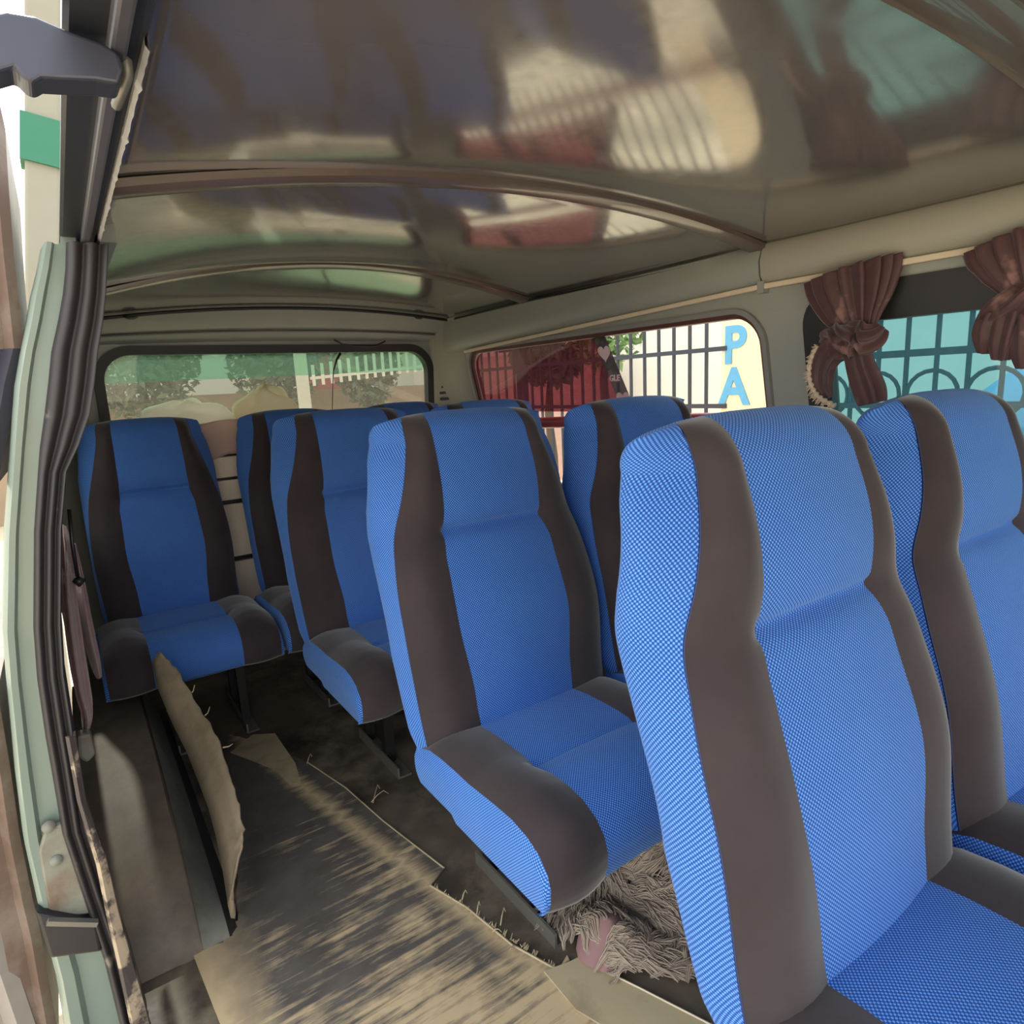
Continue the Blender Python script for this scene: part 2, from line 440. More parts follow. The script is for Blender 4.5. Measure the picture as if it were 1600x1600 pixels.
# rear quarter window
w1 = empty('window_1', (1.6, 1.86, 1.0)); w1.location = (0, 0, 0); tag(w1, kind='structure')
def inset(W, d, r): return rrect(W[0]+d, W[1]-d, W[2]+d, W[3]-d, max(.01, r-d))
ring('window_frame', rrect(W1[0]-.014, W1[1]+.014, W1[2]-.014, W1[3]+.014, .104), L1, lambda a, b, d: mapR(a, b, d), -.026, .0, plain('grey_window_lip', (132, 132, 128), .4), w1)
ring('rubber_seal', L1, inset(W1, .012, .09), lambda a, b, d: mapR(a, b, d), -.014, .02, plain('dark_red_seal', (86, 48, 46), .5), w1)
I1 = inset(W1, .010, .09)
pane('clear_pane', I1, lambda a, b: mapR(a, b, .008), GLASS, w1, ZC)
pane('red_film', [(1.785, 1.295), (1.700, 1.03), (2.615, 1.03), (2.615, 1.22), (2.60, 1.26), (2.57, 1.285), (2.54, 1.295)], lambda a, b: mapR(a, b, .002), REDF, w1, ZC)
pane('sticker_strip', [(1.784, 1.296), (1.722, 1.296), (1.628, 1.02), (1.695, 1.02)], lambda a, b: mapR(a, b, -.001), STICK, w1, ZC)
def heart(cy_, cz_, s):
    P = []
    for k in range(24):
        t = 2*PI*k/24; hx = 16*math.sin(t)**3; hz = 13*math.cos(t)-5*math.cos(2*t)-2*math.cos(3*t)-math.cos(4*t)
        P.append((cy_-hx*s/17, cz_+hz*s/17))
    pane('heart_print', P, lambda a, b: mapR(a, b, -.003), HEARTM, w1, [1.05, 1.30])
heart(1.738, 1.240, .034); heart(1.682, 1.075, .036)
def text(name, body, size, mat, parent, mtx, extr=.001, bold=0.0):
    c = bpy.data.curves.new(name, 'FONT'); c.body = body; c.size = size; c.extrude = extr; c.offset = bold
    c.align_x = 'CENTER'; c.align_y = 'CENTER'; c.materials.append(mat)
    o = bpy.data.objects.new(name, c); COL.objects.link(o); o.parent = parent; o.matrix_local = mtx; return o
# text faces into the van (-x): its x axis runs along -y, its y axis along z
def facing(loc): 
    m = Matrix(((0, 0, -1), (-1, 0, 0), (0, 1, 0))).to_4x4(); m.translation = loc; return m
text('lettering', 'GLE', .030, HEARTM, w1, facing((xr(1.155)+.002, 1.700, 1.150)), .0004, .001)
# front sliding window with broad black rubber
w2 = empty('window_2'); tag(w2, kind='structure')
ring('rubber_frame', rrect(W2[0]-.02, W2[1]+.02, W2[2]-.02, W2[3]+.02, .09), rrect(W2[0]+.045, W2[1]-.045, W2[2]+.045, W2[3]-.068, .07), lambda a, b, d: mapR(a, b, d), -.020, .016, RUBBER, w2)
pane('tinted_pane', rrect(W2[0]+.04, W2[1]-.04, W2[2]+.04, W2[3]-.062, .07), lambda a, b: mapR(a, b, .008), TEAL, w2, ZC)
m = MB(); m.box(0, 0.02, .20, .235, .78, 1.29); 
for v in m.V: v.x = xr(v.z)+.004+v.x
m.out('sliding_mullion', RUBBER, w2)

# red padded grab bar across the rear quarter window, clipped at its front end
gb = empty('grab_bar', (1.63, 1.1, 1.0)); tag(gb, 'red padded grab bar crossing the rear right side window', 'grab bar')
m = MB(); m.tube([(1.66-1.63, .02, -.0), (1.618-1.63, .05, .012), (1.612-1.63, .5, .005), (1.612-1.63, 1.1, -.015), (1.618-1.63, 1.44, -.02), (1.655-1.63, 1.47, -.02)], .022, 12); m.out('padded_bar', REDBAR, gb, True)
m = MB(); m.box(-.03, .03, .0, .05, -.035, .035); modb(m.out('mounting_clip', BLACKP, gb), .008)

# back wall with the rear window opening
YB = 2.93
def mapB(a, b, d=0): return (a, YB - .10*max(0, b-.95) + d, b)
WB = (.150, 1.525, .80, 1.340)
LB = rrect(*WB, .11)
o = wall_with_holes('wall_back', [(-.1, -.05), (1.75, -.05), (1.75, 1.40), (-.1, 1.40)], [LB], lambda a, b: mapB(a, b), PAINT, [.5, .95], .02); tag(o, kind='structure')
w3 = empty('window_3'); tag(w3, kind='structure')
ring('rubber_seal', rrect(WB[0]-.022, WB[1]+.022, WB[2]-.022, WB[3]+.022, .13), inset(WB, .012, .11), mapB, -.03, .014, RUBBER, w3)
pane('smoky_pane', [p for p in rrect(.16, 1.515, .81, 1.33, .1)], lambda a, b: mapB(a, b, .006), SMOKE, w3, [.95])
pane('green_film', [(.163, 1.226), (1.513, 1.240)]+[p for p in rrect(.163, 1.513, 1.0, 1.328, .098) if p[1] > 1.24], lambda a, b: mapB(a, b, -.002), GREENF, w3, [])
# header between ceiling end and rear window: stepped pressed panel
m = MB(); rows = []
for i in range(41):
    x = .09+(1.60-.09)*i/40; z0 = zc(x, 2.78); h = z0-1.345; e = 1-abs((x-.85)/.78)**6
    rows.append([(x, 2.775, z0+.004), (x, 2.79, z0-.012), (x, 2.80, z0-.2*h), (x, 2.835, z0-.48*h), (x, 2.845, z0-.52*h), (x, 2.850, z0-.62*h), (x, 2.88, z0-.82*h), (x, 2.905, z0-.86*h), (x, 2.91, 1.345)])
m.grid(rows); o = m.out('trim_7', PAINT, None, True, auto=.6); tag(o, kind='structure')
m = MB(); m.tube([(.10+1.49*i/30, 2.772, zc(.10+1.49*i/30, 2.772)-.010) for i in range(31)], .007, 6); tag(m.out('trim_8', RUBBER, None, True), kind='structure')
m = MB(); m.tube([(.13+1.42*i/30, 2.842, zc(.13+1.42*i/30, 2.78)*.44+1.345*.56) for i in range(31)], .0045, 6); tag(m.out('trim_19', plain('grey_header_lip', (92, 92, 88), .5), None, True), kind='structure')
# rear right corner pillar
m = MB(); rows = []
for j in range(16):
    z = .3+1.17*j/15; xx = xr(z)
    rows.append([(1.53+.0*z, YB-.10*max(0, z-.95)-.012, z), (1.545, YB-.10*max(0, z-.95)-.03, z), (xx-.05, 2.86, z), (xx-.015, 2.80, z), (xx-.006, 2.66, z), (xx+.005, 2.65, z)])
m.grid(rows); o = m.out('trim_9', PAINT2, None, True, auto=.9); tag(o, kind='structure')
# louvre vent on the pillar and the two black header plugs
vt = empty('louvre_vent', (1.60, 2.862, 1.14)); tag(vt, 'small black louvre vent slots in the rear right corner pillar', 'vent')
for k in range(4):
    m = MB(); m.bar((-.028, .012, .045-.03*k), (.020, -.022, .047-.03*k), .012, .013); m.out('slot', BLACKP, vt)
def plug(x, y, z, label, r=.018):
    m = MB(); n = 12; rows = []
    for i in range(6):
        a = PI/2*i/5; rows.append([(r*1.4*math.cos(a)*math.cos(2*PI*k/n), r*math.cos(a)*math.sin(2*PI*k/n), -r*.7*math.sin(a)) for k in range(n)])
    m.grid(rows, closed=True); o = m.out('rubber_plug', BLACKP, None, True); o.location = (x, y, z)
    tag(o, label, 'plug'); return o
p = U(655, 496, 1, 2.765); plug(p.x, 2.765, zc(p.x, 2.765)-.012, 'black rubber plug at right end of the ceiling edge above the rear window')
p = U(205, 500, 1, 2.765); plug(p.x, 2.765, zc(p.x, 2.765)-.012, 'black rubber plug at left end of the ceiling edge above the rear window')
p = U(686, 540, 1, 2.86); plug(p.x, 2.862, p.z, 'black rubber plug in the corner pillar above the louvre vent', .014)
# thin wire hanging over the rear window
m = MB(); ps = [U(522, 531, 1, 2.84), U(535, 538, 1, 2.83), U(560, 541, 1, 2.83), U(585, 541, 1, 2.83), U(602, 533, 1, 2.84)]
m.tube(ps, .0035, 6)
wr = m.out('loose_wire', BLACKP, None, True); tag(wr, 'thin black loose wire drooping from header above the rear window', 'wire')
m = MB(); m.tube([U(532, 552, 1, 2.865), U(526, 562, 1, 2.86), U(521, 580, 1, 2.86), U(520, 600, 1, 2.86), U(519, 650, 1, 2.855)], [.006, .005, .0025, .0018, .0018], 6)
tag(m.out('aerial_cord', BLACKP, None, True), 'thin dark cord hanging straight down in front of the rear window glass', 'cord')

# floor and left side
m = MB(); m.box(-.10, 1.74, -1.3, 2.95, -.05, 0); tag(m.out('floor', FLOORM), kind='structure')
m = MB(); m.box(-.16, -.06, -.4, 1.22, -.12, -.055); 
tag(m.out('trim_10', RUBBERW), kind='structure')
WL = (1.52, 2.55, .73, 1.22)
o = wall_with_holes('wall_left', [(1.27, -.05), (2.93, -.05), (2.93, 1.45), (1.27, 1.45)], [rrect(*WL, .08)], lambda a, b: (xl(b)-.03, a, b), GREEN, ZC, .02); tag(o, kind='structure')
w4 = empty('window_4'); tag(w4, kind='structure')
ring('rubber_seal', rrect(WL[0]-.02, WL[1]+.02, WL[2]-.02, WL[3]+.02, .1), inset(WL, .015, .08), lambda a, b, d: (xl(b)-.03-d, a, b), -.014, .014, RUBBER, w4)
pane('tinted_pane', inset(WL, .01, .08), lambda a, b: (xl(b)-.035, a, b), film('grey_film', (150, 150, 144)), w4, ZC)
# header over the sliding door opening (dark channel) and roof edge
hl0, hl1 = U(90, 368, 2, 1.405), U(90, 4, 2, 1.405)
def hx(y): return hl0.x+(hl1.x-hl0.x)*(y-hl0.y)/(hl1.y-hl0.y)
m = MB(); m.grid([[(hx(y), y, 1.405), (.097, y, 1.405), (.105, y, 1.505), (.092, y, 1.505)] for y in (-.9, 0, .5, 1.0, 1.345)], closed=True); m.F += [[0, 1, 2, 3], [16, 17, 18, 19]]; o = m.out('trim_11', plain('dark_door_channel', (40, 42, 48), .4, var=.15), None); modb(o, .01); tag(o, kind='structure')
m = MB(); m.bar((hx(-.9)+.035, -.9, 1.40), (hx(1.33)+.035, 1.33, 1.40), .012, .014); o = m.out('trim_12', plain('worn_channel_lip', (74, 74, 82), .4), None); modb(o, .003); tag(o, kind='structure')
m = MB(); m.box(.07, .13, 1.36, 2.93, 1.42, 1.50); tag(m.out('trim_13', PAINT), kind='structure')
# torn pale seal strip along the ceiling's door-side edge
m = MB(); rows = []
for i in range(80):
    y = .58+(1.36-.58)*i/79; w = .0016+.0010*random.random()+(.0016 if i % 13 == 7 else 0)
    zz = 1.412 if False else 1.402
    rows.append([(.094, y, zz+.008), (.094-w*.4, y, zz-.002), (.094+w, y, zz-.006), (.094+w*1.4, y, zz+.012)])
m.grid(rows); o = m.out('trim_14', plain('torn_pale_seal', (160, 161, 166), .7, var=.2, scale=50)); tag(o, kind='structure')
# roof skin outside
m = MB(); m.grid([[(x, y, zc(min(max(x, .0), 1.7), 1)+.05) for x in (.10, .2, .3, .6, .85, 1.1, 1.4, 1.6, 1.72)] for y in (-1.35, 3.0)]); o = m.out('trim_15', GREEN); tag(o, kind='structure')

# rear door-opening pillar: green jamb, ribbed rubber seals, interior edge
JB = [(380, 70, 103, 170), (420, 62, 102, 168), (460, 52, 98, 166), (500, 45, 91, 162), (550, 34, 80, 154), (600, 25, 75, 149), (650, 21, 69, 142), (700, 18, 62, 124), (740, 15, 59, 104), (830, 8, 53, 96),
      (980, 4, 52, 95), (1060, 10, 58, 100), (1150, 18, 71, 114), (1200, 22, 80, 122), (1300, 34, 97, 136), (1400, 56, 130, 168), (1500, 82, 163, 203), (1610, 100, 190, 234)]
YJ = 1.25
rowsG, rowsS = [], []
for py, a, b, c in JB:
    A, B, Cc = U(a, py, 1, YJ), U(b, py, 1, YJ), U(c, py, 1, YJ-.02)
    z = B.z; Bx, Ax, Cx = B.x, A.x, Cc.x; wd = Bx-Ax
    rowsG.append([(Ax-.006, YJ+.06, z), (Ax, YJ+.004, z), (Ax+wd*.12, YJ-.004, z), (Ax+wd*.35, YJ-.002, z), (Ax+wd*.45, YJ+.010, z), (Ax+wd*.85, YJ+.012, z), (Bx, YJ+.012, z), (Bx+.002, YJ+.06, z)])
    sw = Cx-Bx; r = []
    for k in range(25):
        t = k/24; bulge = abs(math.sin(PI*t*2.5))**.6
        r.append((Bx+sw*t, YJ-.004-.016*bulge, z))
    rowsS.append([(Bx, YJ+.03, z)]+r+[(Cx+.002, YJ+.04, z)])
m = MB(); m.grid(rowsG, closed=True); tag(m.out('trim_16', GREEN, None, True, auto=.7), kind='structure')
m = MB(); m.grid(rowsS, closed=True); tag(m.out('trim_17', RUBBERW, None, True), kind='structure')
# rusty striker latch on the jamb
la = empty('door_latch', U(100, 1360, 1, YJ)); tag(la, 'rusty door striker latch bolted low on the green door pillar', 'latch')
def lp(px, py, y): return U(px, py, 1, YJ+y) - la.location
m = MB(); m.prism([lp(60, 1325, .008), (lp(70, 1290, .008)), lp(98, 1280, .008), lp(125, 1330, .008), lp(146, 1420, .008), lp(78, 1428, .008)], (0, -.014, 0)); modb(m.out('striker_plate', RUST, la), .004)
m = MB(); m.tube([lp(76, 1292, -.01), lp(76, 1292, .01)], .010, 12); m.out('bolt_head', RUST, la, True)
m = MB(); m.tube([lp(88, 1345, -.012), lp(88, 1345, .01)], .009, 12); m.out('bolt_head', RUST, la, True)
m = MB(); m.prism([lp(56, 1408, .01), lp(150, 1425, .01), lp(158, 1470, .01), lp(78, 1480, .01), lp(66, 1440, .01)], (0, -.03, 0)); modb(m.out('rubber_stop', RUBBER, la), .005)
m = MB(); m.bar(lp(74, 1440, -.025), lp(152, 1442, -.025), .012, .008); m.out('catch_bar', STEELG, la)
# threshold strip, tan where the paint is worn
m = MB(); rows = []
for py, a, c in ((1150, 104, 116), (1250, 122, 132), (1350, 152, 166), (1430, 168, 184), (1500, 184, 204), (1600, 205, 232), (1680, 225, 258)):
    A, Cc = U(a, py, 1, YJ-.03), U(c, py, 1, YJ-.03); rows.append([A, A+Vector((.004, -.008, 0)), Cc, Cc+Vector((0, .02, 0))])
m.grid(rows); o = m.out('trim_18', rusty('worn_edge_strip', (70, 62, 60), (166, 150, 128), (.5, .56), .7)); solid(o, .004); tag(o, kind='structure')

# slid-back door, seen edge-on outside the opening
d1 = empty('door_1'); tag(d1, kind='structure')
DE = [(100, -14), (200, 8), (300, 14), (400, 22), (470, 30), (545, 38)]
YD = 1.30
def slab(E, mat, name, wid, dep):
    rows = []
    for py, px in E:
        P = U(px, py, 1, YD)
        rows.append([P, P+Vector((-wid*.25, -.012, 0)), P+Vector((-wid*.5, .006, 0)), P+Vector((-wid, -.006, 0)), P+Vector((-wid, dep, 0)), P+Vector((0, dep, 0))])
    m = MB(); m.grid(rows, closed=True); n = len(rows); m.F += [list(range(6)), [(n-1)*6+i for i in range(6)]]
    return m.out(name, mat, d1, True, auto=.6)
slab(DE, DOORM, 'window_post', .05, .5)
slab([(545, 40), (600, 26), (660, 16), (720, 4), (760, -6)], plain('door_glass_rubber', (52, 50, 62), .4), 'door_rubber', .06, .5)
slab([(1080, -4), (1200, 16), (1300, 30), (1400, 50), (1450, 62), (1520, 74), (1620, 92)], DOORM, 'door_skin', .05, 1.1)
slab([(1300, -28), (1400, -6), (1500, 22), (1620, 62)], plain('grey_door_panel', (140, 134, 128), .5), 'inner_panel', .08, 1.0)

# black roller arm at the top of the opening
ra = empty('roller_arm', U(110, 90, 1, .58)); tag(ra, 'black steel sliding door roller arm hooked under the roof channel', 'roller arm')
def rp(px, py, y=.58): return U(px, py, 1, y)-ra.location
m = MB(); m.prism([rp(*q) for q in ((-20, 22), (10, 16), (55, 24), (110, 48), (160, 66), (186, 82), (194, 110), (186, 132), (150, 126), (100, 124), (66, 122), (52, 130), (36, 122), (22, 106), (-20, 118))], (0, .03, 0)); modb(m.out('arm', plain('dark_blue_grey_steel', (66, 68, 80), .35, metal=.4), ra), .006, 3)
m = MB(); m.tube([rp(182, 84, .60), rp(198, 96, .60), rp(200, 118, .60), rp(188, 148, .62), rp(182, 165, .64)], .004, 8); m.out('spring_clip', STEELG, ra, True)

# wheel-arch cover: grey-brown vinyl over a curved box
wa = empty('wheel_arch', (0, 1.8, 0)); tag(wa, 'brown vinyl covered wheel arch beside the door pillar', 'wheel arch')
def archp(t, ry, rz, y0=2.15): return (y0-ry*math.cos(t), rz*math.sin(t))
rows = []
for i in range(17):
    t = PI/2*i/16*1.25; y, z = archp(t, .80, .27); z = max(z, 0.002)
    rows.append([(-.095, y-1.8, z), (.03, y-1.8, z), (.075, y-1.8, z-.006), (.085, y-1.8, max(0, z-.02))])
m = MB(); m.grid(rows); m.out('top_cover', ARCH, wa, True, auto=.8)
m = MB(); rs = [(.082, r[2][1], r[2][2]) for r in rows]; n = len(rs)
m.grid([[p_, (.135, p_[1], p_[2]*.32)] for p_ in rs]); m.out('side_panel', ARCHG, wa, True)
m = MB(); m.grid([[(.135, p_[1], p_[2]*.32), (.165, p_[1], 0.0)] for p_ in rs]); m.out('lower_skirt', plain('shaded_arch_skirt', (34, 28, 26), .7), wa, True)  # near-black colour paints in the shade of the gap beside the board
# curled-up strip of hardboard that lifts off the floor beside the arch
CL = [(250, 1016, 237, 1034, 1.93), (275, 1045, 246, 1075, 1.88), (302, 1090, 268, 1128, 1.80), (326, 1130, 292, 1176, 1.71), (345, 1168, 310, 1222, 1.62), (358, 1205, 325, 1262, 1.545), (370, 1250, 337, 1306, 1.47), (380, 1295, 346, 1350, 1.41), (376, 1325, 352, 1388, 1.385), (366, 1362, 356, 1415, 1.375), (366, 1400, 360, 1432, 1.38), (367, 1436, 364, 1446, 1.40)]
m = MB(); rows = []
for i, (a, b, c, d, y) in enumerate(CL):
    P, Q = U(a, b, 1, y), U(c, d, 1, y+.012); rows.append([P, P.lerp(Q, .33)+Vector((.002, -.004, .004)), P.lerp(Q, .66)+Vector((.002, -.004, .004)), Q])
fr = []
for i in range(len(rows)-1):
    for s in range(5):
        t = s/5; r = [rows[i][k].lerp(rows[i+1][k], t) for k in range(4)]
        r[0] = r[0] + Vector((random.uniform(-.003, .003), 0, random.uniform(-.003, .003))); fr.append(r)
fr.append(rows[-1]); m.grid(fr); o = m.out('curled_board', BOARD, None, True); solid(o, .004, 1)
tag(o, 'curled strip of tan hardboard with frayed edge standing beside the wheel arch', 'board')
cb = o
m = MB()
for (px, py, y, dx, dy) in ((320, 1118, 1.72, 8, -14), (348, 1168, 1.61, 16, -6), (300, 1082, 1.79, 4, -12)):
    MB().tube([U(px, py, 1, y), U(px+dx*.6, py+dy*.3, 1, y), U(px+dx, py+dy, 1, y)], [.002, .0014, .0006], 5).out('loose_fibre', TAN, cb)

# worn sheet floor covering, lying on the floor
def fl(px, py, z=.004): q = U(px, py, 2, z); return (q.x, q.y)
def sheet(name, px, mat, z, t, jag):
    P = []; n = len(px)
    for i in range(n):
        a, b = fl(*px[i][:2]), fl(*px[(i+1) % n][:2]); k = px[i][2] if len(px[i]) > 2 else 1
        for s in range(k):
            u = s/k; j = jag if k > 1 and s else 0
            P.append((a[0]+(b[0]-a[0])*u+random.uniform(-j, j), a[1]+(b[1]-a[1])*u+random.uniform(-j, j), z))
    m = MB(); m.prism(P, (0, 0, t)); return m.out(name, mat)
o = sheet('vinyl_sheet', [(360, 1148, 8), (420, 1168, 8), (480, 1192, 8), (540, 1232, 8), (600, 1285, 8), (694, 1358), (672, 1385, 10), (730, 1420, 14), (800, 1478, 14), (872, 1518), (886, 1494), (900, 1520, 6), (1000, 1575, 6), (1100, 1640), (1100, 1760), (430, 1760), (348, 1610), (300, 1488, 3), (350, 1474), (346, 1450), (372, 1440, 4), (372, 1380, 4), (380, 1290, 4), (352, 1180, 3)], SHEET, .003, .004, .004)
tag(o, 'worn scratched dark vinyl floor sheet with tan streaks lying in the aisle', 'floor covering')
vs_ = o
m = MB()
for (px, py, dx, dy) in ((580, 1255, 20, -12), (583, 1256, 8, -22), (745, 1432, 4, -14), (782, 1448, 6, -20), (480, 1195, 6, -10), (770, 1458, 10, 4), (722, 1408, 6, -8), (805, 1480, -6, 12)):
    a = Vector((*fl(px, py), .007)); b = Vector((*fl(px+dx, py+dy), .02)); c = Vector((*fl(px+dx*1.4, py+dy*.9), .012))
    m.tube([a, a.lerp(b, .5)+Vector((0, 0, .004)), b, c], [.0016, .0013, .0011, .0006], 5)
for i in range(90):
    t = random.random(); px = 672+t*200; py = 1385+t*135; a = Vector((*fl(px, py), .006))
    b = a+Vector((random.uniform(.0, .012), random.uniform(.0, .010), random.uniform(0, .006))); m.tube([a, b], [.0016, .0007], 4)
o = m.out('frayed_threads', TAN, vs_); o['kind'] = 'stuff'
# frayed pale cut edge of the sheet
m = MB(); ed = [(480, 1192), (540, 1232), (600, 1285), (694, 1358)]
m.tube([Vector((*fl(*q), .007)) for q in ed], .0022, 5); m.tube([Vector((*fl(*q), .007)) for q in ((672, 1385), (730, 1420), (800, 1478), (872, 1518))], .0026, 5); m.out('cut_edge', TAN, vs_)
m = MB(); m.prism([Vector((*fl(x, y, .008), .0085)) for x, y in ((905, 1498), (1000, 1545), (1150, 1622), (1200, 1700), (1100, 1700), (900, 1580), (850, 1520), (888, 1506))], (0, 0, .004))
o = m.out('hardboard_strip', TAN); tag(o, 'bare tan hardboard strip on the floor beneath the nearest seat', 'board')
m = MB(); m.tube([Vector((*fl(x, y, .012), .0135)) for x, y in ((905, 1498), (1000, 1545), (1150, 1622))], .002, 5); m.out('cut_edge', plain('pale_cut_edge', (205, 192, 168), .9), o)
def dust(name, px, label, mat):
    m = MB(); m.prism([Vector((*fl(x, y), .0035)) for x, y in px], (0, 0, .0012)); o = m.out(name, mat); tag(o, label, 'scrap'); return o
dust('board_scrap', [(395, 1150), (430, 1148), (462, 1195), (470, 1225), (452, 1228), (430, 1205), (392, 1190), (360, 1178)], 'torn tan hardboard scrap at the far end of the aisle sheet', TAN).location.z = .005

# ---------------------------------------------------------------- seats
HC = [(.36, .118), (.50, .128), (.66, .143), (.79, .138), (.845, .128), (.90, .124), (1.06, .120)]
HF = [(.36, .236), (.50, .246), (.62, .254), (.72, .252), (.80, .242), (.86, .227), (.94, .200), (1.02, .175), (1.08, .160)]
HB = [(.36, .226), (.45, .248), (.60, .252), (.90, .248), (1.0, .232), (1.08, .203)]
TH = [(.36, .055), (.44, .085), (.60, .125), (.80, .13), (.95, .115), (1.06, .105)]
def front_y(z, part):
    y = .222*(z-.45)
    y -= .020*math.exp(-((z-.64)/.13)**2) + .012*math.exp(-((z-.96)/.08)**2)
    if part == 'c': y += .020*math.exp(-((z-.848)/.012)**2) + .010*math.exp(-((z-.85)/.035)**2)
    else: y += .008*math.exp(-((z-.85)/.04)**2)
    return y
ZT = 1.035; CAP = .062
def back_rows():
    rows = []
    zs = [.36+(ZT-.36)*i/64 for i in range(65)]
    # extra rows around the crease
    zs = sorted(set([round(z, 4) for z in zs+[.836, .842, .845, .848, .851, .854, .860]]))
    for z in zs: rows.append((z, 0.0))
    for k in range(1, 11): rows.append((ZT+CAP*math.sin(PI/2*k/10), PI/2*k/10))
    return rows
NCc, NS, NSide, NB = 12, 6, 9, 8
def section(z, th):
    zz = min(z, ZT); hc, hf, hb, T = interp(HC, zz), interp(HF, zz), interp(HB, zz), interp(TH, zz)
    hc = sinterp(HC, zz); hf = sum(interp(HF, zz+d) for d in (-.03, -.015, 0, .015, .03))/5
    sh = 1-math.cos(th)
    yfc, yfs = front_y(zz, 'c')+.222*(z-zz), front_y(zz, 's')+.222*(z-zz)
    mid = yfs+T*.5
    def fy(y): return y+(mid-y)*sh
    def drop(x): return z-.022*math.sin(th)*min(1.3, abs(x)/hb)**3
    def P(x, y):
        x2 = x*(1-.07*sh); return (x2, fy(y), drop(x2))
    right = []   # from centre-panel edge outwards
    strip = []
    for k in range(NS+1):
        t = k/NS; x = hc+(hf-hc)*t; y = yfs-.010*math.sin(PI*t*.9)+.028*t**3
        if k == 0: y = yfc+(.5 if False else 0)*0+min(0, yfs-yfc)*.4
        strip.append(P(x, y))
    side = []
    for k in range(NSide+1):
        t = k/NSide; y = yfs+.028+(T-.028)*t; bul = math.sin(PI*min(1, t*1.15)*.5)
        x = hf+(hb+.012*math.sin(PI*t)-hf)*bul
        if t > .8: x -= .02*((t-.8)/.2)**2
        side.append(P(x, y))
    center = []
    for k in range(NCc+1):
        t = -1+2*k/NCc; x = hc*t; y = yfc-.008*(1-t*t)+min(0, yfs-yfc)*.4*t*t
        center.append(P(x, y))
    back = []
    xb = side[-1]
    hbx = hb-.02
    for k in range(NB+1):
        t = 1-2*k/NB; x = hbx*t; y = yfs+T+.012*(1-t*t); back.append(P(x, y))
    mir = lambda L: [(-x, y, z_) for x, y, z_ in L]
    return center, strip, side, back, mir(strip), mir(side)
def uvgrid(rows):
    """arc-length uv for a grid"""
    uv = []; n = len(rows[0]); v = [0.0]*n; mid = n//2
    for i, r in enumerate(rows):
        if i:
            vv = v[0]+(Vector(r[mid])-Vector(rows[i-1][mid])).length; v = [vv]*n
        acc = [0.0]
        for a, b in zip(r, r[1:]): acc.append(acc[-1]+(Vector(b)-Vector(a)).length)
        off = acc[mid]
        uv += [(acc[k]-off, v[k]) for k in range(n)]
    return uv
def grid_part(name, rows, mat, parent):
    m = MB(); m.grid(rows); return mesh(name, m.V, m.F, mat, parent, True, uv=uvgrid(rows))
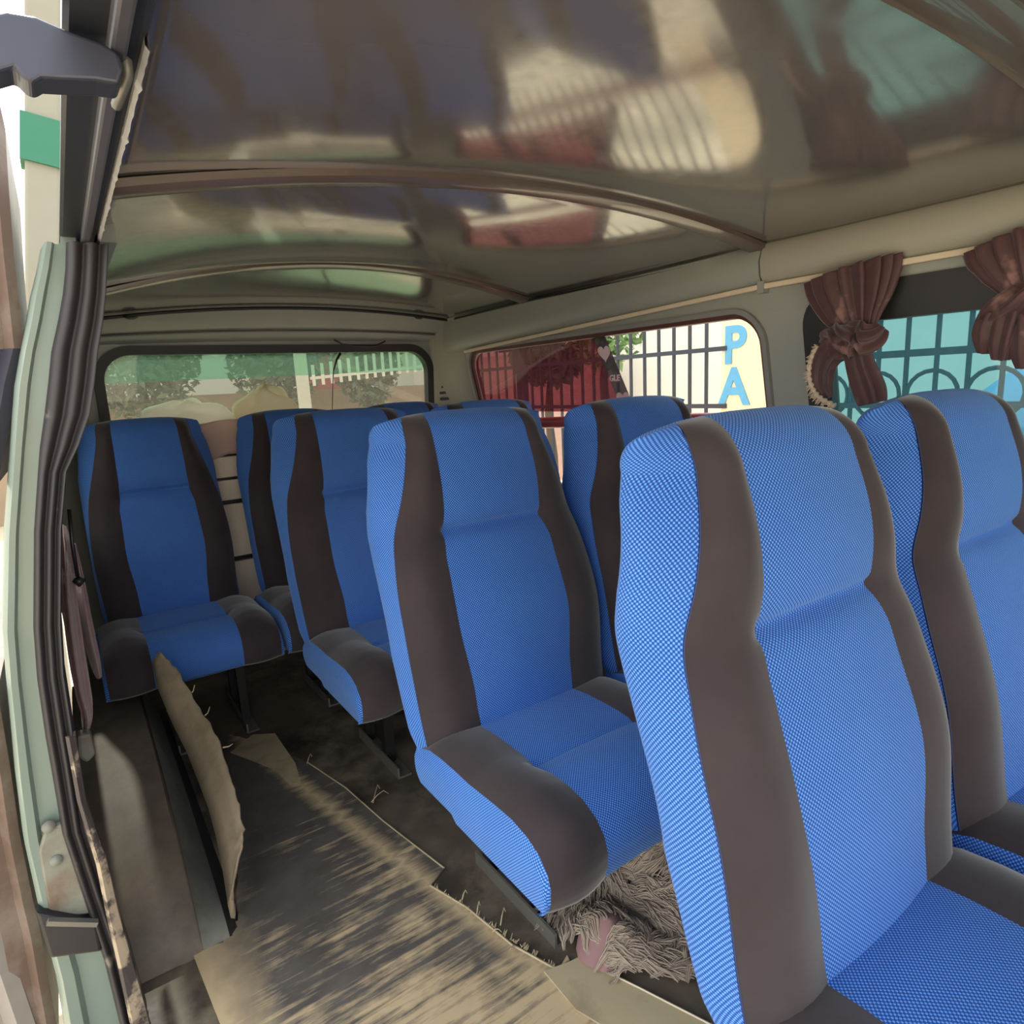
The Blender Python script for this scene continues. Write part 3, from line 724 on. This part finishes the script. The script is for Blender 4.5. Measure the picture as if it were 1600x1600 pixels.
def make_seat(label, base=True):
    root = empty('passenger_seat'); tag(root, label, 'seat', 'blue and charcoal passenger seats in the van')
    secs = [(z, section(z, th)) for z, th in back_rows()]
    # shell = sides + back in one mesh (blue)
    rows = [s[2]+s[3][1:-1]+s[5][::-1] for z, s in secs]
    bk = grid_part('backrest', rows, BLUE, root)
    grid_part('head_panel', [s[0] for z, s in secs if z >= .848], BLUE, bk)
    grid_part('lumbar_panel', [s[0] for z, s in secs if z <= .848], BLUE, bk)
    grid_part('side_strip', [s[1] for z, s in secs], DARK, bk)
    grid_part('side_strip', [s[4] for z, s in secs], DARK, bk)
    m = MB()
    for sgn in (1, -1):
        m.tube([(sgn*(s[1][-1][0]), s[1][-1][1]+.001, s[1][-1][2]) for z, s in secs if z < 1.09], .0012, 6)
    pp = m.out('piping', plain('blue_piping', (40, 52, 92), .8) if 'blue_piping' not in bpy.data.materials else bpy.data.materials['blue_piping'], bk, True)
    # cushion: profile from the rear over the top and round the front to the underside
    prof = [(.06, .425), (.0, .447), (-.05, .452), (-.10, .453), (-.15, .452), (-.18, .449), (-.192, .443), (-.204, .449), (-.24, .458), (-.29, .459), (-.33, .452), (-.362, .435), (-.381, .412), (-.388, .386), (-.386, .358), (-.379, .335), (-.36, .324)]
    dense = []
    for a, b in zip(prof, prof[1:]):
        for s in range(3): dense.append((a[0]+(b[0]-a[0])*s/3, a[1]+(b[1]-a[1])*s/3))
    dense.append(prof[-1])
    smooth_p = [(y, z) for y, z in dense]
    flat_z = [(-.24, .458), (-.15, .452)]
    def nocrease(y, z): return interp(flat_z, y) if -.24 < y < -.15 else z
    def puff(y): return .016*math.exp(-((y+.27)/.11)**2)
    def cen(t): return [(t_*.128, y-.004*(1-t_*t_), z+.004*(1-t_*t_)) for t_ in t for y, z in ()]
    crow = [[(.128*(-1+2*k/10), y, z+.003*(1-(-1+.2*k)**2)) for k in range(11)] for y, z in smooth_p]
    hfz = .247
    def strow(sg):
        out = []
        for y, z in smooth_p:
            z2 = nocrease(y, z); r = []
            for k in range(8):
                t = k/7; x = .128+(hfz-.128)*t; dz = .018*math.sin(PI*t)*(.4+.6*math.exp(-((y+.26)/.14)**2)) - .012*t**4
                dy = 0
                if y < -.34: dy = -.012*math.sin(PI*t); dz *= max(0, (z2-.34)/.12)
                if t == 0: z2_ = z+.003*0
                else: z2_ = z2
                r.append((sg*x, y+dy, z2_+dz))
            out.append(r)
        return out
    cu = empty('tmp') if False else None
    sr, sl = strow(1), strow(-1)
    # side panels: from strip edge down to underside
    def siderow(sg, st):
        rows_ = []
        for (y, z), r in zip(smooth_p, st):
            e = r[-1]; yb = max(min(y, .045), -.370); zb = .330 + (.012 if y > -.1 else 0) + max(0, (-.31-y))*.0
            zb = min(zb, e[2]); L = []
            for k in range(6):
                t = k/5; L.append((sg*(hfz+.010*math.sin(PI*(.15+.7*t))), e[1]+(yb-e[1])*t, e[2]+(zb-e[2])*t))
            L[0] = e; rows_.append(L)
        return rows_
    rr, rl = siderow(1, sr), siderow(-1, sl)
    m = MB(); m.grid(rr); uv1 = uvgrid(rr); m2 = len(m.V); m.grid(rl); uv2 = uvgrid(rl)
    # underside closes the pad
    b0 = len(m.V); m.grid([[(rl[i][-1]), (rr[i][-1])] for i in range(len(rr))]); uvs = uv1+uv2+[(v.x, v.y) for v in m.V[b0:]]
    # planar side uv
    uvs = [(v.y, v.z) for v in m.V[:b0]]+uvs[b0:]
    cu = mesh('seat_cushion', m.V, m.F, BLUE, root, True, uv=uvs); cu.data.set_sharp_from_angle(angle=.9)
    grid_part('centre_panel', crow, BLUE, cu)
    grid_part('side_strip', sr, DARK, cu); grid_part('side_strip', sl, DARK, cu)
    # base frame and legs
    fr_ = MB()
    for x in (-.06, .17): fr_.bar((x, -.30, .312), (x, .08, .312), .03, .03)
    for y in (-.26, .03): fr_.bar((-.22, y, .305), (.22, y, .305), .03, .03)
    fr_.bar((-.2, .07, .31), (-.2, .09, .45), .02, .03); fr_.bar((.2, .07, .31), (.2, .09, .45), .02, .03)
    fr_.out('seat_frame', STEEL, root)
    for x in (-.06, .17):
        g = MB(); g.box(x-.022, x+.022, -.17, .14, 0, .006); g.box(x-.022, x-.016, -.17, .14, 0, .035); g.out('floor_rail', STEELG, root)
        for y in (-.06, .10):
            g = MB(); g.bar((x, y, .006), (x, y, .30), .03, .03); g.out('leg', STEEL, root)
    return root
def kids(o): return [c for c in bpy.data.objects if c.parent == o]
def copy_tree(o, parent=None):
    c = o.copy(); COL.objects.link(c)
    if parent: c.parent = parent
    for ch in kids(o): copy_tree(ch, c)
    return c
seat0 = make_seat('')
YA = .326; PT = .75
SPOTS = [
 (.755, YA, 1, 0, 'nearest blue and charcoal passenger seat at the front left, its whole backrest in view'),
 (1.288, YA, 1, 0, 'blue passenger seat by the curtained window, right of the nearest seat'),
 (.755, YA+PT, 1, 0, 'second-row blue passenger seat on the aisle above the shaggy rug'),
 (1.288, YA+PT, 1, 0, 'second-row blue passenger seat against the rear side window, behind the nearest seat'),
 (.755, YA+2*PT, 1, 0, 'third-row blue passenger seat on the aisle, half hidden by the second-row aisle seat'),
 (1.288, YA+2*PT, 1, 0, 'third-row blue passenger seat showing only its top over the second-row aisle seat'),
 (.237, 2.413, .93, 0, 'rear-bench blue passenger seat beside the left window and door pillar'),
 (.742, 2.413, .93, 0, 'rear-bench blue passenger seat second from the left, next to the gap with pale slats'),
 (1.235, 2.413, .93, 0, 'rear-bench passenger seat hidden mostly behind third row, beside the louvre vent pillar'),
]
for i, (x, y, sx, rz, lab) in enumerate(SPOTS):
    o = seat0 if i == 0 else copy_tree(seat0)
    o.location = (x, y, 0); o.scale = (sx, 1, 1); o['label'] = lab
    if sx != 1:
        for c in kids(o):
            if c.name.startswith('backrest'): c.scale.x = .90
            elif c.name.startswith('seat_cushion'): c.scale.x = 1.03

# ---------------------------------------------------------------- curtains
def cloth_tube(path, radii, folds, amp, seg=120, flat=.5, axis=Vector((0, 1, 0))):
    """pleated cloth: closed wavy section swept along a path; radii give half width along axis, flat the depth ratio"""
    rows = []; ph = random.random()*6
    for i, (p, r) in enumerate(zip(path, radii)):
        p = Vector(p); d = Vector(path[min(i+1, len(path)-1)])-Vector(path[max(i-1, 0)]); d.normalize()
        a = (axis-d*axis.dot(d)).normalized(); b = d.cross(a); row = []
        for k in range(seg):
            t = 2*PI*k/seg; w = 1+amp*math.sin(folds*t+ph)+amp*.5*math.sin((folds+3)*t+2*ph)
            row.append(p+a*(r*math.cos(t)*w)+b*(r*flat*math.sin(t)*w))
        rows.append(row)
    m = MB(); m.grid(rows, closed=True); m.F += [list(range(seg)), [(len(rows)-1)*seg+k for k in range(seg)]]
    return m
def fine(P, n=6):
    """catmull-rom resample of rows of floats"""
    out = []
    for i in range(len(P)-1):
        p0, p1, p2, p3 = P[max(i-1, 0)], P[i], P[i+1], P[min(i+2, len(P)-1)]
        for s in range(n):
            t = s/n; out.append(tuple(.5*((2*b)+(c-a)*t+(2*a-5*b+4*c-d)*t*t+(3*b-a-3*c+d)*t**3) for a, b, c, d in zip(p0, p1, p2, p3)))
    out.append(tuple(P[-1])); return out
def strand(pix, folds, amp, flat=.6):
    """pix = (px, py, x-plane, half width)"""
    R_ = fine([(*U(a, b, 0, x), r) for a, b, x, r in pix], 6)
    return cloth_tube([r[:3] for r in R_], [r[3] for r in R_], folds, amp, flat=flat)
cu = empty('window_curtain', U(1335, 440, 0, 1.56)); tag(cu, 'maroon satin curtain knotted at mid height in front of the front side window', 'curtain', 'knotted maroon curtains')
def putc(m, name, mat, parent):
    for v in m.V: v -= parent.location
    return m.out(name, mat, parent, True)
putc(strand([(1330, 420, 1.562, .098), (1332, 445, 1.560, .092), (1336, 480, 1.556, .070), (1340, 505, 1.552, .045), (1344, 528, 1.548, .028), (1346, 545, 1.545, .030)], 15, .17, .36), 'pleated_drop', CURT, cu)
putc(strand([(1288, 528, 1.54, .016), (1312, 525, 1.53, .030), (1340, 532, 1.525, .036), (1364, 526, 1.53, .030), (1380, 512, 1.54, .014)], 5, .2, .9), 'knot', CURT, cu)
putc(strand([(1345, 535, 1.53, .026), (1325, 538, 1.525, .034), (1300, 548, 1.53, .030), (1286, 572, 1.535, .026), (1284, 600, 1.54, .024), (1294, 622, 1.545, .012)], 5, .2, .6), 'left_tail', CURT, cu)
putc(strand([(1340, 545, 1.53, .028), (1345, 570, 1.535, .030), (1352, 590, 1.54, .033), (1360, 612, 1.545, .034), (1364, 630, 1.548, .030)], 6, .2, .5), 'right_tail', CURT, cu)
m = MB(); fp = fine([tuple(U(a, b, 0, 1.525)) for a, b in ((1278, 540), (1268, 560), (1264, 585), (1270, 608), (1284, 624), (1304, 634))], 8)
rows = []
m.tube(fp, [.006+.0025*math.sin(i*2.1) for i in range(len(fp))], 8)
for p_ in fp[::1]:
    for k in range(3):
        q_ = Vector(p_); m.tube([q_, q_+Vector((random.uniform(-.012, .004), random.uniform(.0, .012), random.uniform(-.014, .004)))], [.0022, .001], 4)
putc(m, 'cream_fringe', FRINGE, cu)
c2 = empty('window_curtain', U(1600, 400, 0, 1.56)); tag(c2, 'maroon satin curtain gathered at the right edge of the photo beside the teal window', 'curtain', 'knotted maroon curtains')
putc(strand([(1600, 362, 1.562, .085), (1604, 390, 1.558, .080), (1606, 420, 1.555, .062), (1608, 448, 1.552, .040), (1610, 470, 1.55, .034)], 15, .17, .36), 'pleated_drop', CURT, c2)
putc(strand([(1612, 462, 1.54, .034), (1590, 470, 1.535, .030), (1565, 482, 1.535, .026), (1545, 494, 1.54, .020), (1533, 500, 1.545, .010)], 5, .2, .7), 'knot', CURT, c2)
putc(strand([(1560, 490, 1.54, .026), (1548, 510, 1.54, .024), (1544, 530, 1.54, .022), (1541, 552, 1.545, .013)], 5, .22, .6), 'tail', CURT, c2)
putc(strand([(1580, 488, 1.54, .028), (1572, 515, 1.535, .024), (1566, 540, 1.535, .022), (1562, 562, 1.54, .014)], 5, .22, .6), 'tail', CURT, c2)
putc(strand([(1612, 490, 1.54, .028), (1608, 520, 1.535, .026), (1604, 548, 1.535, .022), (1604, 575, 1.54, .014)], 5, .22, .6), 'tail', CURT, c2)
c3 = empty('window_curtain', (-.01, 1.5, .9)); tag(c3, 'faded mauve curtain bunch hanging at the door pillar beside the rear-left seat', 'curtain')
def strandY(pix, folds, amp, flat):
    R_ = fine([(*U(a, b, 1, y), r) for a, b, y, r in pix], 6)
    return cloth_tube([r[:3] for r in R_], [r[3] for r in R_], folds, amp, flat=flat)
putc(strandY([(100, 826, 1.62, .03), (104, 860, 1.60, .06), (108, 930, 1.55, .075), (118, 1010, 1.50, .08), (128, 1070, 1.47, .075), (135, 1110, 1.45, .06), (134, 1140, 1.44, .03)], 6, .14, .16), 'gathered_cloth', CURTL, c3)
putc(strandY([(114, 850, 1.75, .03), (122, 900, 1.74, .06), (134, 970, 1.72, .07), (148, 1030, 1.70, .06), (155, 1058, 1.69, .03)], 5, .14, .16), 'rear_fold', CURTL, c3)
m = MB(); m.tube([U(108, 795, 1, 1.5), U(113, 850, 1, 1.5), U(121, 900, 1, 1.5)], .004, 6); m.tube([U(117, 904, 1, 1.5), U(129, 911, 1, 1.5)], [.008, .010], 8)
putc(m, 'tie_cord', BLACKP, c3)
m = MB(); m.prism([U(120, 1150, 1, 1.35), U(142, 1146, 1, 1.35), U(150, 1180, 1, 1.35), U(136, 1194, 1, 1.35), U(122, 1185, 1, 1.35)], (0, .03, 0)); o = m.out('hinge_bracket', RUST); modb(o, .006)
tag(o, 'small rusty bracket below the mauve curtain on the left wall', 'bracket')

# ---------------------------------------------------------------- luggage behind the rear bench
m = MB()
def mound(cx, cyy, cz, rx, ry, rz, seed):
    rnd = random.Random(seed); ph = [rnd.random()*6 for _ in range(6)]; rows = []
    for i in range(14):
        a = PI*i/13*.5+PI/2*0; row = []
        for k in range(30):
            t = 2*PI*k/30; w = 1+.10*math.sin(3*t+ph[0]+3*a)+.07*math.sin(5*t+ph[1])+.05*math.sin(8*a+ph[2]+2*t)
            row.append((cx+rx*math.cos(a)*math.cos(t)*w, cyy+ry*math.cos(a)*math.sin(t)*w, cz+rz*math.sin(a)*w))
        rows.append(row)
    return rows
pr = empty('luggage_rack', (.85, 2.74, .3)); tag(pr, 'pale slatted luggage board standing behind the rear bench seats', 'rack')
for k, (z0, z1) in enumerate(((.30, .50), (.52, .735), (.752, .832), (.843, .925), (.934, 1.035))):
    g = MB(); g.box(-.80, .65, -.012, .012, z0-.3, z1-.3); modb(g.out('slat', SLAT, pr), .004)
for x in (-.75, .0, .6):
    g = MB(); g.box(x-.02, x+.02, .013, .04, 0, .735); g.out('post', BLACKP, pr)
g = MB(); g.box(-.79, .64, .0125, .018, .01, .72); g.out('gap_blocker', BLACKP, pr)  # added dark panel that stops sun and keeps the slat gaps black
g = MB(); g.box(-.80, .65, .020, .15, .70, .735); g.out('shelf_board', SLAT, pr)
o = MB().grid(mound(.41, 2.79, 1.06, .16, .06, .085, 3), closed=True).out('cloth_sack', cloth_tl('white_sack_cloth', (240, 240, 232)), None, True); tag(o, 'low white cloth sack on the rack behind the rear-left seat', 'sack', 'sacks behind the rear bench')
o = MB().grid(mound(.72, 2.79, 1.06, .125, .065, .125, 5), closed=True).out('cloth_sack', SACK, None, True); tag(o, 'taller crumpled cream sack on the rack, below the middle of the rear window', 'sack', 'sacks behind the rear bench')
rows = []
for i in range(24):
    t = i/23; y = 2.70 if t < .5 else 2.70+.10*(t-.5)*2; z = .93+.125*min(1, t*2)
    rows.append([(.08+.92*k/40, y-.006*math.sin(k*.9+3*t)-.004*math.sin(k*2.3), z+.012*math.sin(k*.33+1)+(.02*math.sin(k*.21+2) if t < .1 else 0)) for k in range(41)])
m = MB(); m.grid(rows); o = m.out('draped_cloth', SHEETC, None, True); solid(o, .004); tag(o, 'pale pink cloth draped over the rack behind the rear bench', 'cloth')

# ---------------------------------------------------------------- shaggy rug under the second-row seat
rg = empty('shaggy_rug', (1.03, .88, 0)); tag(rg, 'bundled shaggy grey-beige fur rug on the floor under the second-row aisle seat', 'rug')
PK = U(950, 1452, 2, .06)-rg.location
def bump_h(x, y):
    g_ = .065*math.exp(-((x-PK.x)/.07)**2-((y-PK.y)/.07)**2)
    h = .13*math.exp(-((x+.06)/.11)**2-((y-.08)/.14)**2) + .10*math.exp(-((x-.10)/.13)**2-((y+.05)/.16)**2) + .06*math.exp(-((x-.24)/.12)**2-((y-.08)/.2)**2)
    return max(h, g_+.3*h)
N = 36; rows = []
def edge(x, y): return max(0, 1-(x/.36)**2-(y/.27)**2)
for i in range(N+1):
    row = []
    for k in range(N+1):
        u, v = -1+2*i/N, -1+2*k/N
        x, y = u*math.sqrt(1-v*v/2)*.31, v*math.sqrt(1-u*u/2)*.232
        row.append((x, y, .012+bump_h(x, y)*min(1, edge(x, y)*3)))
    rows.append(row)
m = MB(); m.grid(rows); o = m.out('rug_base', FURD, rg, True); solid(o, .01, -1)
def tufts(n, rx, ry, mat, name, L, keep):
    m = MB()
    for _ in range(n):
        a = random.random()*2*PI; r = math.sqrt(random.random()); x, y = r*rx*math.cos(a), r*ry*math.sin(a)
        if not keep(x, y): continue
        w = math.sin(x*14+2)+math.cos(y*17); ang = w*1.3+random.uniform(-.4, .4)-1.9
        ln0 = L*random.uniform(.7, 1.3); ph = random.random()*6; lift0 = random.uniform(.006, .02)
        tx, ty = x+ln0*math.cos(ang), y+ln0*math.sin(ang)
        for _k in range(13):
            ox, oy = random.uniform(-.011, .011), random.uniform(-.011, .011); pts = []; lf = lift0*random.uniform(.5, 1.2)
            for q in range(6):
                t = q/5; sw = .008*math.sin(7*t+ph)*t
                px_ = x+ox*(1-.75*t)+(tx-x)*t-sw*math.sin(ang); py_ = y+oy*(1-.75*t)+(ty-y)*t+sw*math.cos(ang)
                hh = .012+bump_h(px_, py_)*min(1, edge(px_, py_)*3)
                pts.append(Vector((px_, py_, max(.004, hh+lf*math.sin(.3+2.6*t)))))
            m.tube(pts, [.0013, .0016, .0016, .0014, .0011, .0004], 3, caps=False)
    o = m.out(name, mat, rg, True); return o
pinkspot = lambda x, y: ((x-PK.x)/.05)**2+((y-PK.y)/.05)**2 < 1
o = tufts(2100, .318, .246, FUR, 'fur_pile', .06, lambda x, y: not pinkspot(x, y)); o['kind'] = 'stuff'; o['label'] = 'long wavy grey-beige fur'
o = tufts(260, .31, .24, FURD, 'dark_pile', .06, lambda x, y: y > .05 or x > .15); o['kind'] = 'stuff'; o['label'] = 'darker fur strands'
rows = []
for i in range(10):
    a = PI/2*i/9; rr_ = math.cos(a); row = []
    for k in range(20):
        x, y = PK.x+.062*rr_*math.cos(2*PI*k/20)*(1+.1*math.sin(3*2*PI*k/20)), PK.y+.062*rr_*math.sin(2*PI*k/20)
        row.append((x, y, .012+bump_h(x, y)*min(1, edge(x, y)*3)+.016*math.sin(a)-.004))
    rows.append(row)
m = MB(); m.grid(rows, closed=True); m.out('pink_patch', PINK, rg, True)['label'] = 'bare dusty pink patch'

# ---------------------------------------------------------------- outside
GZ = -.45
m = MB(); m.grid([[(x, y, GZ) for x in (-40, -10, -3, 3, 10, 40)] for y in (-30, -5, 5, 15, 50)]); o = m.out('ground', DIRT); tag(o, kind='structure')
# barred fence on the right
fe = empty('bar_fence', (4.0, 3.0, GZ)); tag(fe, 'dark barred metal fence outside the right side windows', 'fence')
ys = [3.03+.155*k for k in range(-14, 30)]
for y in ys:
    if abs(y-2.83) < .22: continue
    g = MB(); g.box(-.010, .010, y-3.0-.010, y-3.0+.010, .1, 2.4); g.out('bar', BARM, fe)
for z in (.92, 1.33, 1.75, 2.0):
    for y0, y1 in ((.8, 2.58), (3.0, 7.6)):
        if (y0 < 2) != (z in (1.75, 2.0)) and not z == .92: 
            if y0 < 2 or z > 1.5: continue
        g = MB(); g.box(-.014, .014, y0-3, y1-3, z-GZ-.016, z-GZ+.016); g.out('rail', BARM, fe)
for k in range(5):
    cyy = 1.05+.30*k; g = MB(); g.tube([(0, cyy-3+.13*math.cos(2*PI*i/20), .98-GZ+.13*math.sin(2*PI*i/20)) for i in range(20)], .012, 6, closed=True); g.out('scroll', BARM, fe)
g = MB(); g.box(-.014, .014, .8-3, 2.58-3, 1.21-GZ-.02, 1.21-GZ+.02); g.out('rail', BARM, fe)
pl_ = empty('gate_pillar', (4.1, 2.875, GZ)); tag(pl_, 'cream gate pillar painted with large blue letters P and A', 'pillar')
g = MB(); g.box(-.10, .3, -.175, .175, 0, 2.6); g.out('shaft', PILLO, pl_)
for ch, z in (('P', 1.335), ('A', 1.045)):
    text('lettering', ch, .36, BLUEP, pl_, facing((-.104, .065, z-GZ)), .004, .010)
m = MB(); m.box(7.5, 7.7, -4, 16, GZ, 3.2); tag(m.out('yard_wall', WALLO), 'white boundary wall beyond the barred fence', 'wall')
m = MB(); m.box(6.8, 7.0, 7.4, 12.0, GZ, 1.7); tag(m.out('block_wall', plain('pinkish_block_wall', (196, 160, 150), .9)), 'pinkish block wall seen through the red window film', 'wall')
def foliage(name, cx, cyy, cz, rx, ry, rz, n, mat, trunk_h, label, s=.10):
    t = empty(name, (cx, cyy, GZ)); tag(t, label, 'tree')
    g = MB()
    for _ in range(n):
        a, b = random.random()*2*PI, math.acos(random.uniform(-1, 1)); r = random.random()**.4
        p = Vector((rx*r*math.sin(b)*math.cos(a), ry*r*math.sin(b)*math.sin(a), cz-GZ+rz*r*math.cos(b)))
        q = Matrix.Rotation(random.random()*6, 3, Vector((random.random()-.5, random.random()-.5, random.random()-.5)).normalized())
        w = s*random.uniform(.6, 1.4)
        g.add([p+q@Vector(v) for v in ((0, -w, 0), (w*.45, 0, w*.1), (0, w, 0), (-w*.45, 0, w*.1))], [(0, 1, 2, 3)])
    o = g.out('leaves', mat, t); 
    g = MB(); g.tube([(0, 0, 0), (.03, .02, trunk_h*.5), (0, .05, trunk_h), (.05, 0, cz-GZ)], [.09, .07, .05, .02], 8); g.out('trunk', BARK, t, True)
    return t
foliage('leafy_tree', 5.4, 5.75, 2.0, .55, .5, .75, 1500, LEAF, 1.6, 'light green leafy tree behind the fence, seen through clear side glass', .07)
foliage('dark_tree', 5.6, 7.1, 1.6, .45, .7, .5, 1500, LEAFD, 1.2, 'dark tree silhouette seen through the red window film', .09)
sp_ = empty('sign_post', (4.6, 6.35, GZ)); tag(sp_, 'dark post with flat top board seen through the red window film', 'post')
g = MB(); g.box(-.05, .05, -.05, .05, 0, 2.2); g.out('post', BARM, sp_); g = MB(); g.box(-.05, .05, -.5, .4, 2.0, 2.12); g.out('cross_board', BARM, sp_)
# blue shape added beyond the teal window to stand in for a glass reflection
m = MB(); rows = []
for i in range(12):
    t = i/11; y = 2.0-1.7*t; h = .85+.75*min(1, t*1.9)
    rows.append([(4.7+.9*k/8, y+.02*math.sin(k*2), (GZ+(h-GZ)*math.sin(PI*min(1, (k+.8)/8)*.5)**.7)) for k in range(9)])
m.grid(rows); o = m.out('reflection_shape', REFLB, None, True); solid(o, .02); tag(o, 'blue shape behind the fence standing in for a reflection in the teal window', 'reflection shape')
# behind the van
m = MB(); m.box(-6, 9, 11.5, 11.8, GZ, 1.25); tag(m.out('yard_wall', BRICKW), 'brown yard wall far behind the van, seen through the rear window', 'wall')
for (x, y, r, lab) in ((1.0, 10.2, .8, 'dark green tree at the left of the rear window view'), (2.9, 10.5, .75, 'dark green tree near the middle of the rear window view'), (4.3, 10.3, .6, 'small dark tree right of the pale pole behind the van')):
    foliage('yard_tree', x, y, 1.9, r, r, 1.0, 3200, LEAFD, 1.4, lab, .07)
g = MB(); g.box(-.06, .06, -.06, .06, 0, 3.4); o = g.out('concrete_pole', POLE); o.location = (U(472, 590, 1, 8).x, 8, GZ); tag(o, 'pale concrete pole standing behind the van', 'pole')
rp_ = U(500, 560, 1, 13); m = MB(); m.box(rp_.x-.6, rp_.x+.6, 13, 13.4, GZ, 3.2); tag(m.out('red_kiosk', REDW), 'red painted kiosk behind the van', 'kiosk')
wf = empty('white_fence', (U(585, 570, 1, 9).x, 9, GZ)); tag(wf, 'white picket railing seen at the right of the rear window', 'fence')
za = U(585, 570, 1, 9).z-GZ
for k in range(-7, 9):
    g = MB(); g.box(k*.13-.02, k*.13+.02, -.01, .01, za-.18+.012*k, za+.16+.02*k); g.out('picket', WALLO, wf)
g = MB(); g.bar((-.95, .02, za-.16), (1.1, .02, za-.02), .03, .04); g.out('rail', WALLO, wf)
m = MB(); m.box(-3, 12, 15, 15.4, GZ, 5); tag(m.out('pale_building', plain('pale_building_plaster', (206, 214, 200), .9, var=.08, scale=1)), 'pale building wall at the back of the yard', 'building')
# left of the van
c0, c1_ = U(67, 0, 1, 3.4), U(67, 420, 1, 3.4); cd_ = (c1_-c0)/(c1_.z-c0.z)
def colp(z): return c0+cd_*(z-c0.z)
cp_ = empty('leaning_post', colp(GZ)); tag(cp_, 'cream leaning post with a green band outside the open door', 'post')
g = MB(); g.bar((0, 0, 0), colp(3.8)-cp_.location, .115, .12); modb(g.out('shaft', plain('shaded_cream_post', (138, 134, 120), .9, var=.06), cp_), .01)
za_, zb = U(67, 192, 1, 3.4).z, U(67, 264, 1, 3.4).z
g = MB(); g.bar(colp(zb)-cp_.location, colp(za_)-cp_.location, .145, .15); g.out('green_band', GREENP, cp_)
m = MB(); m.box(-7, -1.5, 6.5, 6.8, GZ, 2.2); tag(m.out('speckled_wall', rusty('speckled_plaster', (226, 224, 208), (140, 140, 120), (.5, .6), .9)), 'speckled pale wall outside the door opening', 'wall')

# ---------------------------------------------------------------- light
w = bpy.data.worlds.new('sky'); S.world = w; w.use_nodes = True; nt = w.node_tree
bg = nt.nodes['Background']; tc = nt.nodes.new('ShaderNodeTexCoord'); sp3 = nt.nodes.new('ShaderNodeSeparateXYZ'); rmp = nt.nodes.new('ShaderNodeValToRGB')
nt.links.new(tc.outputs['Generated'], sp3.inputs[0]); nt.links.new(sp3.outputs[2], rmp.inputs[0]); nt.links.new(rmp.outputs[0], bg.inputs[0])
e = rmp.color_ramp.elements; e[0].position = 0; e[0].color = (1.0, .98, .94, 1); e[1].position = .6; e[1].color = (.90, .95, 1, 1)
bg.inputs[1].default_value = 3.0
sd = bpy.data.lights.new('sun', 'SUN'); sd.energy = 9.0; sd.angle = .02; sd.color = (1, .95, .87)
so = bpy.data.objects.new('sun', sd); COL.objects.link(so); so.rotation_euler = Vector((.03, -.78, -1)).to_track_quat('-Z', 'Y').to_euler()
